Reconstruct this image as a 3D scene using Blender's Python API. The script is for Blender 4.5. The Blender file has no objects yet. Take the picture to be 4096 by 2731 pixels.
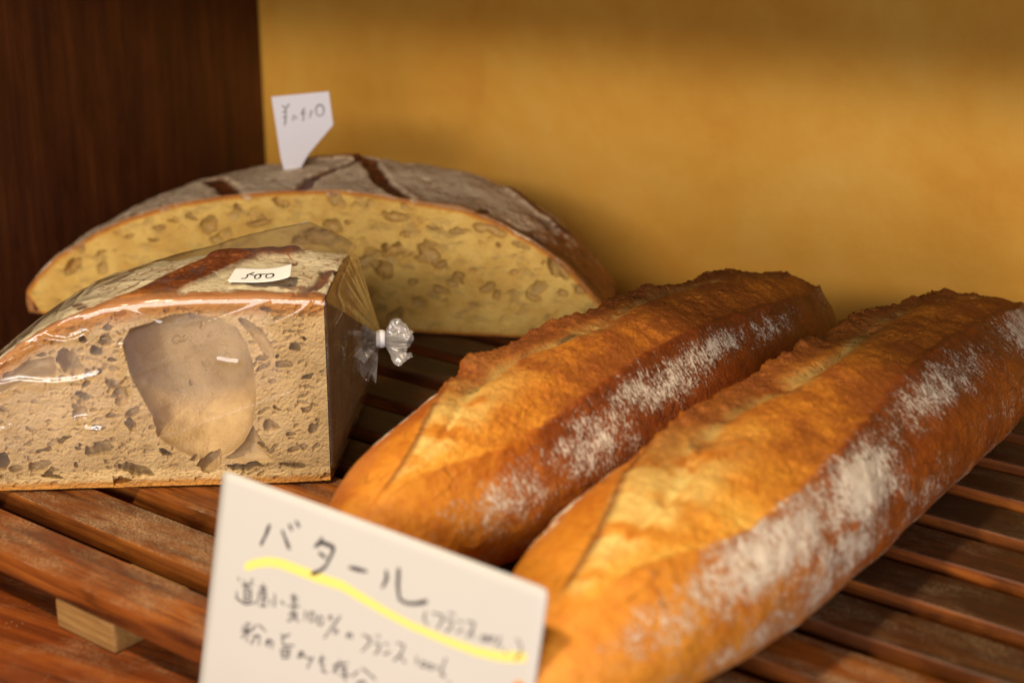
import bpy, math, random
import numpy as np

# ------------------------------------------------------------------ camera, world, lights, exposure
sc = bpy.context.scene
COL = sc.collection
rad = math.radians
PITCH = 18.3
cam_d = bpy.data.cameras.new('camera'); cam = bpy.data.objects.new('camera', cam_d); COL.objects.link(cam)
cam.location = (0, 0, .30); cam.rotation_euler = (rad(90 - PITCH), 0, 0)
cam_d.sensor_width = 36; cam_d.lens = 55; cam_d.clip_start = .02; cam_d.clip_end = 50
cam_d.dof.use_dof = True; cam_d.dof.focus_distance = .765; cam_d.dof.aperture_fstop = 6.3
sc.camera = cam
w = bpy.data.worlds.new('World'); sc.world = w; w.use_nodes = True
w.node_tree.nodes['Background'].inputs[0].default_value = (1, .84, .70, 1)
w.node_tree.nodes['Background'].inputs[1].default_value = .075

from mathutils import Vector
def lamp(name, typ, loc, target, power, col, **kw):
    d = bpy.data.lights.new(name, typ); d.energy = power; d.color = col
    for k, v in kw.items(): setattr(d, k, v)
    o = bpy.data.objects.new(name, d); COL.objects.link(o); o.location = loc
    o.rotation_euler = (Vector(target) - Vector(loc)).to_track_quat('-Z', 'Y').to_euler()
    return o
lamp('counter_lamp', 'SPOT', (-.34, .26, .88), (-.06, .56, 0), 42., (1, .79, .52), shadow_soft_size=.06, spot_size=rad(50), spot_blend=1.)
lamp('room_lamp', 'AREA', (-.72, -1.98, .986), (0, .85, .05), 64., (1, .90, .83), shape='RECTANGLE', size=2.4, size_y=.28)
lamp('low_fill_light', 'AREA', (-.45, -1.9, .22), (0, .95, .12), 27., (1, .92, .88), shape='RECTANGLE', size=1.2, size_y=.8)  # added soft fill behind the camera, lifts the shaded upper wall
sc.view_settings.view_transform = 'Standard'; sc.view_settings.look = 'None'
sc.view_settings.exposure = 0; sc.view_settings.gamma = 1
sc.render.engine = 'CYCLES'
sc.cycles.use_denoising = True
sc.cycles.transparent_max_bounces = 16; sc.cycles.max_bounces = 8
sc.cycles.caustics_reflective = False; sc.cycles.caustics_refractive = False

# ------------------------------------------------------------------ helpers
def vnoise(p, seed=0):
    p = np.asarray(p, float); i = np.floor(p).astype(np.int64); f = p - i; f = f * f * f * (f * (f * 6 - 15) + 10)
    def h(a, b, c):
        n = (a * 374761393 + b * 668265263 + c * 2147483647 + seed * 974711) & 0xffffffff
        n = ((n ^ (n >> 13)) * 1274126177) & 0xffffffff
        n = ((n ^ (n >> 15)) * 2246822519) & 0xffffffff
        return ((n ^ (n >> 16)) & 0xffff) / 32767.5 - 1
    x, y, z = i[..., 0], i[..., 1], i[..., 2]; u, v, w_ = f[..., 0], f[..., 1], f[..., 2]
    l = lambda a, b, t: a + (b - a) * t
    return l(l(l(h(x, y, z), h(x+1, y, z), u), l(h(x, y+1, z), h(x+1, y+1, z), u), v),
             l(l(h(x, y, z+1), h(x+1, y, z+1), u), l(h(x, y+1, z+1), h(x+1, y+1, z+1), u), v), w_)
def fbm(p, scale, octv=4, seed=0, gain=.5):
    p = np.asarray(p, float) * scale; s = 0; a = 1; t = 0
    for k in range(octv):
        s = s + a * vnoise(p + 17.3 * k, seed + k); t += a; a *= gain; p = p * 2.03
    return s / t
def sstep(a, b, x):
    t = np.clip((x - a) / (b - a), 0, 1); return t * t * (3 - 2 * t)
def smooth1(a, n):
    k = np.exp(-np.linspace(-2, 2, 2 * n + 1) ** 2); k /= k.sum()
    return np.convolve(np.pad(a, n, mode='edge'), k, mode='valid')
def normals(P, cu=False, cv=False):
    def g(A, ax, c):
        return (np.roll(A, -1, ax) - np.roll(A, 1, ax)) if c else np.gradient(A, axis=ax)
    n = np.cross(g(P, 0, cu), g(P, 1, cv)); return n / (np.linalg.norm(n, axis=-1, keepdims=True) + 1e-12)
def link(o, parent=None):
    COL.objects.link(o)
    if parent is not None: o.parent = parent
    return o
def mesh_obj(name, V, Fq, mat, parent=None, attrs=None, smooth=True):
    me = bpy.data.meshes.new(name); V = np.asarray(V, np.float32); Fq = np.asarray(Fq, np.int32); k = Fq.shape[1]
    me.vertices.add(len(V)); me.vertices.foreach_set('co', V.ravel())
    me.loops.add(Fq.size); me.loops.foreach_set('vertex_index', Fq.ravel())
    me.polygons.add(len(Fq)); me.polygons.foreach_set('loop_start', np.arange(0, Fq.size, k, dtype=np.int32))
    me.polygons.foreach_set('loop_total', np.full(len(Fq), k, np.int32))
    me.update(calc_edges=True); me.validate()
    for n, a in (attrs or {}).items():
        a = np.asarray(a, np.float32)
        if a.ndim == 1: me.attributes.new(n, 'FLOAT', 'POINT').data.foreach_set('value', a)
        else: me.attributes.new(n, 'FLOAT_VECTOR', 'POINT').data.foreach_set('vector', a.ravel())
    if smooth: me.polygons.foreach_set('use_smooth', np.ones(len(Fq), bool))
    me.materials.append(mat)
    return link(bpy.data.objects.new(name, me), parent)
def grid_faces(n, m, cu=False, cv=False, flip=False):
    i = np.arange(n if cu else n - 1); j = np.arange(m if cv else m - 1)
    I, J = np.meshgrid(i, j, indexing='ij'); I2 = (I + 1) % n; J2 = (J + 1) % m
    q = np.stack([I * m + J, I2 * m + J, I2 * m + J2, I * m + J2], -1).reshape(-1, 4)
    return q[:, ::-1] if flip else q
def grid_obj(name, P, mat, parent=None, attrs=None, cu=False, cv=False, flip=False):
    n, m = P.shape[:2]
    return mesh_obj(name, P.reshape(-1, 3), grid_faces(n, m, cu, cv, flip), mat, parent,
                    {k: (a.reshape(-1, 3) if a.ndim == 3 else a.reshape(-1)) for k, a in (attrs or {}).items()})
def bevel_box(name, x, y, z, mat, parent=None, bev=.0012, seg=2):
    import bmesh
    bm = bmesh.new(); bmesh.ops.create_cube(bm, size=1)
    for v in bm.verts:
        v.co = ((x[0] + x[1]) / 2 + v.co.x * (x[1] - x[0]), (y[0] + y[1]) / 2 + v.co.y * (y[1] - y[0]), (z[0] + z[1]) / 2 + v.co.z * (z[1] - z[0]))
    bmesh.ops.bevel(bm, geom=bm.edges[:], offset=bev, segments=seg, affect='EDGES', profile=.6)
    me = bpy.data.meshes.new(name); bm.to_mesh(me); bm.free(); me.materials.append(mat)
    for p in me.polygons: p.use_smooth = True
    try: me.set_sharp_from_angle(angle=rad(40))
    except Exception: pass
    return link(bpy.data.objects.new(name, me), parent)
def thing(name, label, cat, loc=(0, 0, 0), rotz=0, group=None):
    o = bpy.data.objects.new(name, None); COL.objects.link(o); o.empty_display_size = .02
    o.location = loc; o.rotation_euler = (0, 0, rotz); tag(o, label, cat, group); return o
def tag(o, label=None, cat=None, group=None, kind=None):
    for k, v in (('label', label), ('category', cat), ('group', group), ('kind', kind)):
        if v: o[k] = v
def ribbon(name, strokes, width, fn, mat, parent, thick=.00006):
    """hand-drawn strokes: polylines in the sheet's own metres, fn maps (x, y, lift) to the sheet's surface"""
    V = []; Fq = []
    for st in strokes:
        p = np.array(st, float)
        d = np.r_[0, np.cumsum(np.hypot(*np.diff(p, axis=0).T))]
        n = max(4, int(d[-1] / .0006)); t = np.linspace(0, d[-1], n)
        q = np.c_[np.interp(t, d, p[:, 0]), np.interp(t, d, p[:, 1])]
        if n > 8: q = np.c_[smooth1(q[:, 0], 1), smooth1(q[:, 1], 1)]
        tg = np.gradient(q, axis=0); tg /= np.linalg.norm(tg, axis=1, keepdims=True) + 1e-12
        q[0] -= tg[0] * width * .3; q[-1] += tg[-1] * width * .3
        nr = np.c_[-tg[:, 1], tg[:, 0]]
        wd = width * .5 * (1 + .18 * np.sin(np.linspace(0, 7, n) + len(V))); wd[0] *= .55; wd[-1] *= .5
        a = q + nr * wd[:, None]; b = q - nr * wd[:, None]; o = len(V)
        lift = thick * (1 + .15 * (len(V) % 7))
        for k in range(n): V.append(fn(a[k, 0], a[k, 1], lift)); V.append(fn(b[k, 0], b[k, 1], lift))
        for k in range(n - 1): Fq.append((o + 2*k, o + 2*k + 1, o + 2*k + 3, o + 2*k + 2))
    return mesh_obj(name, V, Fq, mat, parent)

# ------------------------------------------------------------------ node helper
class NT:
    def __init__(s, name):
        s.m = bpy.data.materials.new(name); s.m.use_nodes = True; s.t = s.m.node_tree; s.t.nodes.clear()
        s.out = s.t.nodes.new('ShaderNodeOutputMaterial')
    def n(s, typ, ins=None, **kw):
        nd = s.t.nodes.new('ShaderNode' + typ)
        for k, v in kw.items(): setattr(nd, k, v)
        for k, v in (ins or {}).items():
            if isinstance(v, bpy.types.NodeSocket): s.t.links.new(v, nd.inputs[k])
            else: nd.inputs[k].default_value = (*v, 1) if isinstance(v, tuple) and len(v) == 3 and nd.inputs[k].type == 'RGBA' else v
        return nd
    def attr(s, name, vec=False): return s.n('Attribute', attribute_name=name).outputs['Vector' if vec else 'Fac']
    def obj(s): return s.n('TexCoord').outputs['Object']
    def map(s, v, scale=(1, 1, 1), rot=(0, 0, 0), loc=(0, 0, 0)): return s.n('Mapping', {'Vector': v, 'Scale': scale, 'Rotation': rot, 'Location': loc}).outputs[0]
    def noise(s, v, scale, detail=4, rough=.55, dist=0): return s.n('TexNoise', {'Vector': v, 'Scale': scale, 'Detail': detail, 'Roughness': rough, 'Distortion': dist}).outputs['Fac']
    def vor(s, v, scale, feature='F1', rand=1): return s.n('TexVoronoi', {'Vector': v, 'Scale': scale, 'Randomness': rand}, feature=feature).outputs['Distance']
    def math(s, op, a, b=0., c=None, clamp=False):
        d = {0: a, 1: b}
        if c is not None: d[2] = c
        return s.n('Math', d, operation=op, use_clamp=clamp).outputs[0]
    def rng(s, v, a, b, lo=0., hi=1.): return s.n('MapRange', {'Value': v, 'From Min': a, 'From Max': b, 'To Min': lo, 'To Max': hi}, interpolation_type='SMOOTHSTEP').outputs[0]
    def ramp(s, f, stops):
        nd = s.n('ValToRGB', {'Fac': f}); e = nd.color_ramp.elements
        while len(e) < len(stops): e.new(.5)
        for k, (p, c) in enumerate(stops): e[k].position = p; e[k].color = (*c, 1)
        return nd.outputs[0]
    def mix(s, f, a, b, blend='MIX'):
        nd = s.n('Mix', data_type='RGBA', blend_type=blend)
        for k, v in ((0, f), (6, a), (7, b)):
            if isinstance(v, bpy.types.NodeSocket): s.t.links.new(v, nd.inputs[k])
            else: nd.inputs[k].default_value = (*v, 1) if isinstance(v, tuple) else v
        return nd.outputs[2]
    def bump(s, h, dist, strength=1., normal=None):
        d = {'Height': h, 'Distance': dist, 'Strength': strength}
        if normal is not None: d['Normal'] = normal
        return s.n('Bump', d).outputs[0]
    def bsdf(s, col, rough=.6, normal=None, spec=.4, **kw):
        d = {'Base Color': col, 'Roughness': rough, 'Specular IOR Level': spec}
        d.update({k.replace('_', ' '): v for k, v in kw.items()})
        if normal is not None: d['Normal'] = normal
        b = s.n('BsdfPrincipled', d); s.t.links.new(b.outputs[0], s.out.inputs[0]); return s.m

# ------------------------------------------------------------------ measured outlines: pen strokes and holes, in metres on their own sheet or face
BIG=[[(0.0266,0.056),(0.0254,0.0521),(0.0235,0.0477)],[(0.0333,0.0556),(0.0356,0.0527),(0.0378,0.05)],[(0.0364,0.0587),(0.0379,0.0572)],[(0.0395,0.0608),(0.0412,0.0594)],[(0.0529,0.0583),(0.0519,0.0562),(0.0501,0.0543)],[(0.052,0.0566),(0.0557,0.0568),(0.0591,0.0565),(0.0583,0.0535),(0.0562,0.0486),(0.0529,0.0456),(0.0501,0.0442)],[(0.0526,0.0526),(0.0556,0.0519)],[(0.0674,0.0516),(0.0755,0.0524)],[(0.0844,0.0552),(0.0851,0.0526),(0.0837,0.0491)],[(0.0898,0.0576),(0.0904,0.0517),(0.0918,0.0473),(0.0952,0.0468),(0.0996,0.048),(0.1039,0.0501)]]
MARK=[[(0.0174,0.0374),(0.022,0.04),(0.028,0.0424),(0.0341,0.0435),(0.0411,0.0436),(0.0524,0.0436),(0.065,0.0442),(0.0734,0.0429),(0.0859,0.0411),(0.0979,0.0399),(0.1133,0.0396),(0.128,0.0401),(0.1385,0.0418),(0.1472,0.0446)]]
SMALL=[[(0.0139,0.0322),(0.0149,0.0313)],[(0.0171,0.0321),(0.018,0.0312)],[(0.0214,0.034),(0.0207,0.0325)],[(0.0163,0.03),(0.0222,0.0321)],[(0.0192,0.0309),(0.0189,0.0297)],[(0.0178,0.0293),(0.0186,0.0246)],[(0.0178,0.0293),(0.0212,0.03),(0.0219,0.0256)],[(0.0183,0.0278),(0.0212,0.0285)],[(0.0186,0.0262),(0.0214,0.0269)],[(0.0188,0.0246),(0.0219,0.0256)],[(0.0138,0.0268),(0.0147,0.026),(0.014,0.0245),(0.0171,0.0238),(0.0199,0.0235),(0.0238,0.0255)],[(0.0269,0.0337),(0.0273,0.0328)],[(0.0254,0.0319),(0.0289,0.0326)],[(0.0262,0.0315),(0.0269,0.0309)],[(0.0283,0.0321),(0.0278,0.0311)],[(0.0253,0.0299),(0.0292,0.0311)],[(0.0255,0.03),(0.0255,0.0273),(0.0247,0.0251)],[(0.0267,0.0293),(0.0298,0.0299)],[(0.0268,0.0277),(0.0298,0.0285)],[(0.0268,0.0251),(0.03,0.026)],[(0.028,0.03),(0.0283,0.0255)],[(0.0333,0.0318),(0.0341,0.027),(0.0332,0.027)],[(0.0316,0.0288),(0.0312,0.0271)],[(0.0365,0.03),(0.0389,0.0291)],[(0.0428,0.0345),(0.0436,0.0286)],[(0.0413,0.0331),(0.0449,0.0337)],[(0.0418,0.0316),(0.0452,0.0323)],[(0.0408,0.0293),(0.0461,0.0306)],[(0.0434,0.0285),(0.0417,0.0257)],[(0.0427,0.0273),(0.0457,0.0279),(0.0428,0.0244),(0.0412,0.0236)],[(0.0429,0.0264),(0.047,0.0251)],[(0.0494,0.0302),(0.0496,0.0265)],[(0.0539,0.0276),(0.0531,0.0271),(0.0523,0.0272),(0.0517,0.028),(0.0516,0.0291),(0.052,0.0301),(0.0527,0.0306),(0.0535,0.0305),(0.0541,0.0297),(0.0542,0.0286),(0.0539,0.0276)],[(0.058,0.0275),(0.0572,0.027),(0.0564,0.0271),(0.0558,0.0279),(0.0557,0.0289),(0.0561,0.0299),(0.0568,0.0304),(0.0576,0.0302),(0.0582,0.0295),(0.0583,0.0284),(0.058,0.0275)],[(0.0622,0.0308),(0.0615,0.0305),(0.061,0.0308),(0.0609,0.0314),(0.0615,0.0319),(0.0622,0.0319),(0.0625,0.0314),(0.0622,0.0308)],[(0.0662,0.0333),(0.0599,0.023)],[(0.0655,0.0267),(0.0647,0.0264),(0.0641,0.0266),(0.0641,0.0273),(0.0647,0.0278),(0.0654,0.0279),(0.0658,0.0273),(0.0655,0.0267)],[(0.0716,0.0285),(0.071,0.0267),(0.0702,0.0272),(0.0715,0.0286),(0.073,0.0283),(0.0725,0.0268)],[(0.021,0.017),(0.0223,0.0097)],[(0.0193,0.0151),(0.0201,0.0144)],[(0.0228,0.0172),(0.0222,0.0157)],[(0.0189,0.013),(0.0241,0.015)],[(0.0216,0.0138),(0.0194,0.0104)],[(0.0218,0.0139),(0.0236,0.0128)],[(0.026,0.0175),(0.0242,0.0146)],[(0.0273,0.0179),(0.0312,0.0165)],[(0.0254,0.013),(0.0284,0.014),(0.0286,0.0104)],[(0.0265,0.0134),(0.0246,0.0095)],[(0.0336,0.0141),(0.0333,0.0116),(0.0317,0.0121),(0.033,0.0139),(0.0354,0.0139),(0.0352,0.0112)],[(0.0432,0.0193),(0.0397,0.0166)],[(0.0392,0.0184),(0.0405,0.0142),(0.046,0.0157)],[(0.0399,0.0124),(0.0441,0.0138),(0.0438,0.0104),(0.0409,0.0094),(0.0399,0.0124)],[(0.0406,0.011),(0.0438,0.012)],[(0.0485,0.0139),(0.0509,0.015),(0.0492,0.0121),(0.0483,0.0125),(0.0507,0.0136),(0.0551,0.0134)],[(0.0558,0.0146),(0.0536,0.0097)],[(0.0588,0.0146),(0.0615,0.0158)],[(0.0601,0.0167),(0.0594,0.0132),(0.0615,0.0136),(0.0607,0.011),(0.0632,0.0112)],[(0.0656,0.0146),(0.0725,0.0179)],[(0.0688,0.0176),(0.066,0.0122)],[(0.0674,0.0139),(0.0677,0.0121)],[(0.0689,0.0147),(0.0725,0.0159),(0.0707,0.0138)],[(0.0714,0.0146),(0.0725,0.0108)],[(0.0698,0.0122),(0.074,0.0139)],[(0.0777,0.0167),(0.0753,0.0137)],[(0.0795,0.0182),(0.0859,0.0163)],[(0.0776,0.0123),(0.0815,0.0139),(0.0811,0.0109)],[(0.0794,0.0128),(0.0774,0.009)],[(0.0775,0.0299),(0.0814,0.0298),(0.0807,0.0273),(0.0781,0.0239)],[(0.0839,0.0316),(0.0854,0.0316)],[(0.0831,0.0287),(0.0862,0.0291),(0.0857,0.0269),(0.0842,0.0248)],[(0.0881,0.0303),(0.0895,0.0299)],[(0.0882,0.0261),(0.0909,0.0279)],[(0.0935,0.0321),(0.0969,0.0322),(0.0955,0.0281),(0.093,0.0253)],[(0.0959,0.0279),(0.0983,0.0261)],[(0.1028,0.0302),(0.1033,0.0274)],[(0.1069,0.0278),(0.1061,0.0274),(0.1053,0.0276),(0.1051,0.0284),(0.1054,0.0292),(0.1062,0.0296),(0.107,0.0294),(0.1073,0.0286),(0.1069,0.0278)],[(0.1101,0.028),(0.1093,0.0276),(0.1086,0.0278),(0.1084,0.0285),(0.1087,0.0292),(0.1094,0.0296),(0.1101,0.0294),(0.1104,0.0287),(0.1101,0.028)],[(0.1125,0.029),(0.1119,0.0288),(0.1116,0.0291),(0.1117,0.0296),(0.1123,0.0298),(0.1126,0.0295),(0.1125,0.029)],[(0.1154,0.0336),(0.114,0.0277)],[(0.1157,0.0271),(0.1151,0.0269),(0.1147,0.0273),(0.1149,0.0278),(0.1155,0.0281),(0.1159,0.0277),(0.1157,0.0271)],[(0.1179,0.0261),(0.1188,0.0256)],[(0.1042,0.0468),(0.1037,0.044),(0.1058,0.0421)],[(0.107,0.047),(0.1118,0.0475),(0.1114,0.0451),(0.1099,0.0421)],[(0.1142,0.0492),(0.1166,0.0493)],[(0.1131,0.0466),(0.1166,0.0469),(0.1158,0.0446),(0.1138,0.0424)],[(0.1184,0.048),(0.1201,0.0475)],[(0.1184,0.0438),(0.1212,0.0457)],[(0.1218,0.0487),(0.1253,0.0492),(0.1246,0.0461),(0.1228,0.0433)],[(0.1247,0.0458),(0.1258,0.044)],[(0.1289,0.0461),(0.1293,0.044)],[(0.1313,0.0449),(0.1307,0.0446),(0.1301,0.0448),(0.1298,0.0455),(0.1301,0.0461),(0.1307,0.0465),(0.1314,0.0462),(0.1316,0.0456),(0.1313,0.0449)],[(0.1334,0.0455),(0.1328,0.0452),(0.1322,0.0454),(0.132,0.046),(0.1323,0.0466),(0.1328,0.0469),(0.1334,0.0467),(0.1336,0.0461),(0.1334,0.0455)],[(0.1346,0.0467),(0.1341,0.0466),(0.1339,0.0468),(0.134,0.0472),(0.1344,0.0474),(0.1347,0.0471),(0.1346,0.0467)],[(0.1367,0.0481),(0.1353,0.0442)],[(0.1376,0.0447),(0.1371,0.0445),(0.1368,0.0448),(0.137,0.0452),(0.1374,0.0454),(0.1378,0.0451),(0.1376,0.0447)],[(0.1394,0.0439),(0.14,0.0435)],[(0.1434,0.0496),(0.1456,0.0475),(0.1454,0.0447),(0.1439,0.0426)]]
TAGINK=[[(-0.0058,0.1303),(-0.0038,0.1281)],[(-0.0015,0.1311),(-0.0038,0.1281),(-0.004,0.1222),(-0.0049,0.1176)],[(-0.006,0.1259),(-0.0034,0.1264)],[(-0.0058,0.1225),(-0.0035,0.1233)],[(0.0012,0.1241),(0.0004,0.1207)],[(0.002,0.1223),(0.0036,0.1225)],[(0.0082,0.1285),(0.0062,0.1254),(0.0089,0.1254)],[(0.0061,0.1253),(0.0075,0.1235),(0.0073,0.121),(0.0065,0.1209)],[(0.0127,0.1272),(0.0114,0.1225)],[(0.0192,0.124),(0.0181,0.1235),(0.0169,0.1236),(0.016,0.1245),(0.0154,0.1258),(0.0153,0.1274),(0.0158,0.129),(0.0166,0.1301),(0.0177,0.1307),(0.0189,0.1305),(0.0198,0.1297),(0.0204,0.1283),(0.0205,0.1267),(0.02,0.1252),(0.0192,0.124)]]
TAGPOLY=[(-0.0125,0.1357),(0.024,0.1391),(0.026,0.1178),(0.0096,0.0992),(-0.0085,0.0972)]
CAVITY=[(-0.0878,0.0792),(-0.0748,0.0836),(-0.0603,0.0858),(-0.0493,0.0839),(-0.04,0.0781),(-0.0356,0.0712),(-0.0329,0.0608),(-0.0319,0.0478),(-0.0329,0.0364),(-0.0354,0.0285),(-0.0398,0.0215),(-0.0493,0.0146),(-0.0568,0.0121),(-0.0712,0.0188),(-0.0789,0.0253),(-0.0814,0.0359),(-0.0853,0.0483),(-0.089,0.0579),(-0.0908,0.0657),(-0.0915,0.0725)]
TRI=[(-0.0345,0.0289),(-0.0382,0.0215),(-0.0434,0.0162),(-0.0477,0.0137),(-0.0387,0.0116),(-0.0271,0.0126),(-0.03,0.0203)]
CRES=[(-0.0374,0.0823),(-0.0288,0.0779),(-0.0219,0.0692),(-0.0211,0.0623),(-0.0241,0.0589),(-0.0271,0.0633),(-0.03,0.0702),(-0.0337,0.0763)]
WIDE=[(-0.1611,0.0502),(-0.1487,0.0551),(-0.1359,0.0642),(-0.1239,0.066),(-0.1226,0.0604),(-0.1241,0.0545),(-0.1371,0.0522),(-0.1495,0.0478),(-0.1611,0.0433)]
HF=[(-0.1162,0.0629,0.0056,0.0069,10,8),(-0.1081,0.0737,0.0021,0.0019,0,7),(-0.103,0.0685,0.0032,0.0029,30,8),(-0.0994,0.0735,0.0032,0.0027,30,4),(-0.1111,0.0472,0.005,0.0023,-25,5),(-0.0943,0.0468,0.0031,0.0055,10,4),(-0.091,0.0318,0.0029,0.0036,25,5),(-0.0893,0.0383,0.0042,0.0024,20,3),(-0.0769,0.0181,0.0037,0.0021,-30,14),(-0.0906,0.0095,0.0089,0.0034,-15,6),(-0.0553,0.0103,0.0066,0.0037,30,9),(-0.0372,0.0093,0.0113,0.0023,-8,12),(-0.1511,0.0158,0.0037,0.0048,0,10),(-0.1301,0.0062,0.0056,0.0016,-10,5),(-0.0968,0.0034,0.004,0.0019,10,5),(-0.0243,0.0871,0.0034,0.0018,-25,4),(-0.0135,0.0677,0.0023,0.0018,0,5),(-0.0081,0.0727,0.001,0.001,0,5),(-0.0064,0.0528,0.0029,0.0018,20,5),(-0.097,0.0641,0.0021,0.0018,0,4),(-0.114,0.0227,0.0013,0.001,0,4),(-0.1336,0.0206,0.0042,0.0011,15,4),(-0.0181,0.0092,0.0065,0.0015,-10,4),(-0.1211,0.0247,0.0048,0.0008,20,4),(-0.0616,0.0141,0.0024,0.0015,0,4),(-0.0247,0.0291,0.0021,0.0024,40,3),(-0.0198,0.064,0.0018,0.001,40,3),(-0.1284,0.0683,0.0032,0.0013,0,3),(-0.0973,0.0794,0.0021,0.0013,0,3),(-0.1566,0.0248,0.0032,0.0019,0,6),(-0.1038,0.0583,0.0013,0.0016,0,4),(-0.109,0.0532,0.0032,0.0018,20,3),(-0.0302,0.0176,0.0021,0.0019,-30,6)]
HB=[(-0.1876,0.0801,0.0047,0.002,0,5),(-0.1179,0.0739,0.0104,0.0034,-8,5),(-0.1203,0.0519,0.0081,0.0054,10,9),(-0.0943,0.0581,0.0047,0.0025,-15,5),(-0.054,0.0588,0.0014,0.0018,0,5),(-0.0186,0.0459,0.0095,0.0042,-35,8),(-0.1478,0.0685,0.0023,0.0018,0,4),(-0.0941,0.0683,0.0054,0.0014,-10,4),(-0.0603,0.0678,0.0108,0.0034,-15,4),(-0.0776,0.0662,0.0099,0.0022,5,3),(-0.0404,0.058,0.005,0.0023,-10,4),(-0.078,0.0353,0.0043,0.0009,-30,5),(-0.1547,0.0831,0.0086,0.0038,-20,3),(-0.1335,0.0475,0.0108,0.0027,25,3),(-0.0647,0.0864,0.0054,0.0013,-10,3),(-0.0541,0.0275,0.0036,0.0036,30,3),(-0.0312,0.0266,0.0063,0.0023,-20,3),(-0.1,0.0471,0.0054,0.0018,-10,3),(-0.1068,0.0326,0.0036,0.0023,10,3),(-0.091,0.0286,0.0063,0.0027,-20,3),(-0.3284,0.0334,0.0078,0.004,28,8),(-0.2359,0.0632,0.0042,0.007,-30,5),(-0.217,0.0762,0.0038,0.0023,-10,5),(-0.1893,0.0795,0.0058,0.0022,-10,5),(-0.2462,0.0685,0.0051,0.0018,-10,4),(-0.268,0.061,0.0045,0.0014,15,4),(-0.2715,0.0532,0.0034,0.0014,0,5),(-0.2589,0.0651,0.0029,0.0009,0,4),(-0.2023,0.0664,0.0099,0.0027,10,4),(-0.287,0.0545,0.0045,0.0016,20,3),(-0.3076,0.043,0.0054,0.0013,20,3)]

# ------------------------------------------------------------------ materials
def wood(name, dark, mid, light, sc_along=9, sc_across=160, rough=.38, flour=0., rnd=False, stain=.5, upright=False):
    m = NT(name); v = m.obj()
    if upright: v = m.map(v, (1, 1, 1), (0, math.pi / 2, 0))
    if rnd:
        r = m.n('ObjectInfo').outputs['Random']
        off = m.n('CombineXYZ', {'X': m.math('MULTIPLY', r, 37.), 'Y': m.math('MULTIPLY', r, 11.), 'Z': m.math('MULTIPLY', r, 5.)}).outputs[0]
        v = m.n('VectorMath', {0: v, 1: off}, operation='ADD').outputs[0]
    g = m.noise(m.map(v, (sc_along, sc_across, sc_across)), 1, 5, .6, .6)
    g2 = m.noise(m.map(v, (sc_along * .5, sc_across * 4, sc_across * 4)), 1, 3, .6)
    big = m.noise(m.map(v, (14, 40, 40)), 1, 4, .6, .3)
    col = m.ramp(m.math('ADD', m.math('MULTIPLY', g, .62), m.math('MULTIPLY', big, .38)), [(.34, dark), (.5, mid), (.66, light)])
    col = m.mix(m.math('MULTIPLY', m.rng(g2, .52, .66), .45), col, dark)
    st = m.noise(m.map(v, (22, 55, 55)), 1, 5, .65)
    col = m.mix(m.math('MULTIPLY', m.rng(st, .53, .68), stain), col, tuple(c * .35 for c in dark))
    if rnd: col = m.mix(1., col, m.ramp(r, [(0, (.60, .55, .50)), (.5, (1, 1, 1)), (1, (1.1, 1.02, .95))]), 'MULTIPLY')
    flour_k = 1.
    if rnd:   # the tops of the slats further in are a darker brown
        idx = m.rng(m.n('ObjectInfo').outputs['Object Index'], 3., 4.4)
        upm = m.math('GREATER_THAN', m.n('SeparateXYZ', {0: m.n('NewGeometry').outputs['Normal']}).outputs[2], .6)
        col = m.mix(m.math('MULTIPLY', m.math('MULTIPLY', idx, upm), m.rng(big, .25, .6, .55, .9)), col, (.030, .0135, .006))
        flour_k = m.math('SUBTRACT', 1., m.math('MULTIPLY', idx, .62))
    h = m.math('ADD', g, m.math('MULTIPLY', g2, .5)); ro = m.rng(st, .3, .7, rough + .12, rough)
    if flour:
        up = m.math('GREATER_THAN', m.n('SeparateXYZ', {0: m.n('NewGeometry').outputs['Normal']}).outputs[2], .75)
        f1 = m.noise(m.map(v, (30, 70, 60)), 1, 5, .7, .4); f2 = m.noise(v, 900, 3, .7)
        f3 = m.noise(m.map(v, (5, 7, 7)), 1, 2)
        fl = m.math('MULTIPLY', m.rng(m.math('ADD', m.math('MULTIPLY', f1, .7), m.math('MULTIPLY', f3, .45)), .52, .78), m.rng(f2, .38, .62))
        sp = m.rng(m.vor(v, 420), .16, .06); spg = m.rng(m.noise(v, 60, 3), .55, .66)
        fl = m.math('MULTIPLY', m.math('MAXIMUM', m.math('MULTIPLY', fl, flour), m.math('MULTIPLY', m.math('MULTIPLY', sp, spg), .8)), m.math('MULTIPLY', up, flour_k))
        col = m.mix(fl, col, (.56, .41, .23)); ro = m.math('ADD', ro, m.math('MULTIPLY', fl, .5))
    return m.bsdf(col, ro, m.bump(h, .0007, .5), .32)
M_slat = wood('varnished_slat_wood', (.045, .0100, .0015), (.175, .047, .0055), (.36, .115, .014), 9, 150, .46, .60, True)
M_joist = wood('pale_joist_wood', (.17, .080, .022), (.27, .140, .042), (.36, .205, .068), 14, 220, .55, stain=.1)
M_shelf = wood('red_brown_shelf_wood', (.07, .015, .003), (.19, .042, .007), (.32, .088, .013), 6, 110, .36, .3)
M_panel = wood('dark_brown_panel_wood', (.040, .0095, .0025), (.085, .021, .0045), (.135, .038, .008), 5, 110, .5, stain=.35, upright=True)

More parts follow.
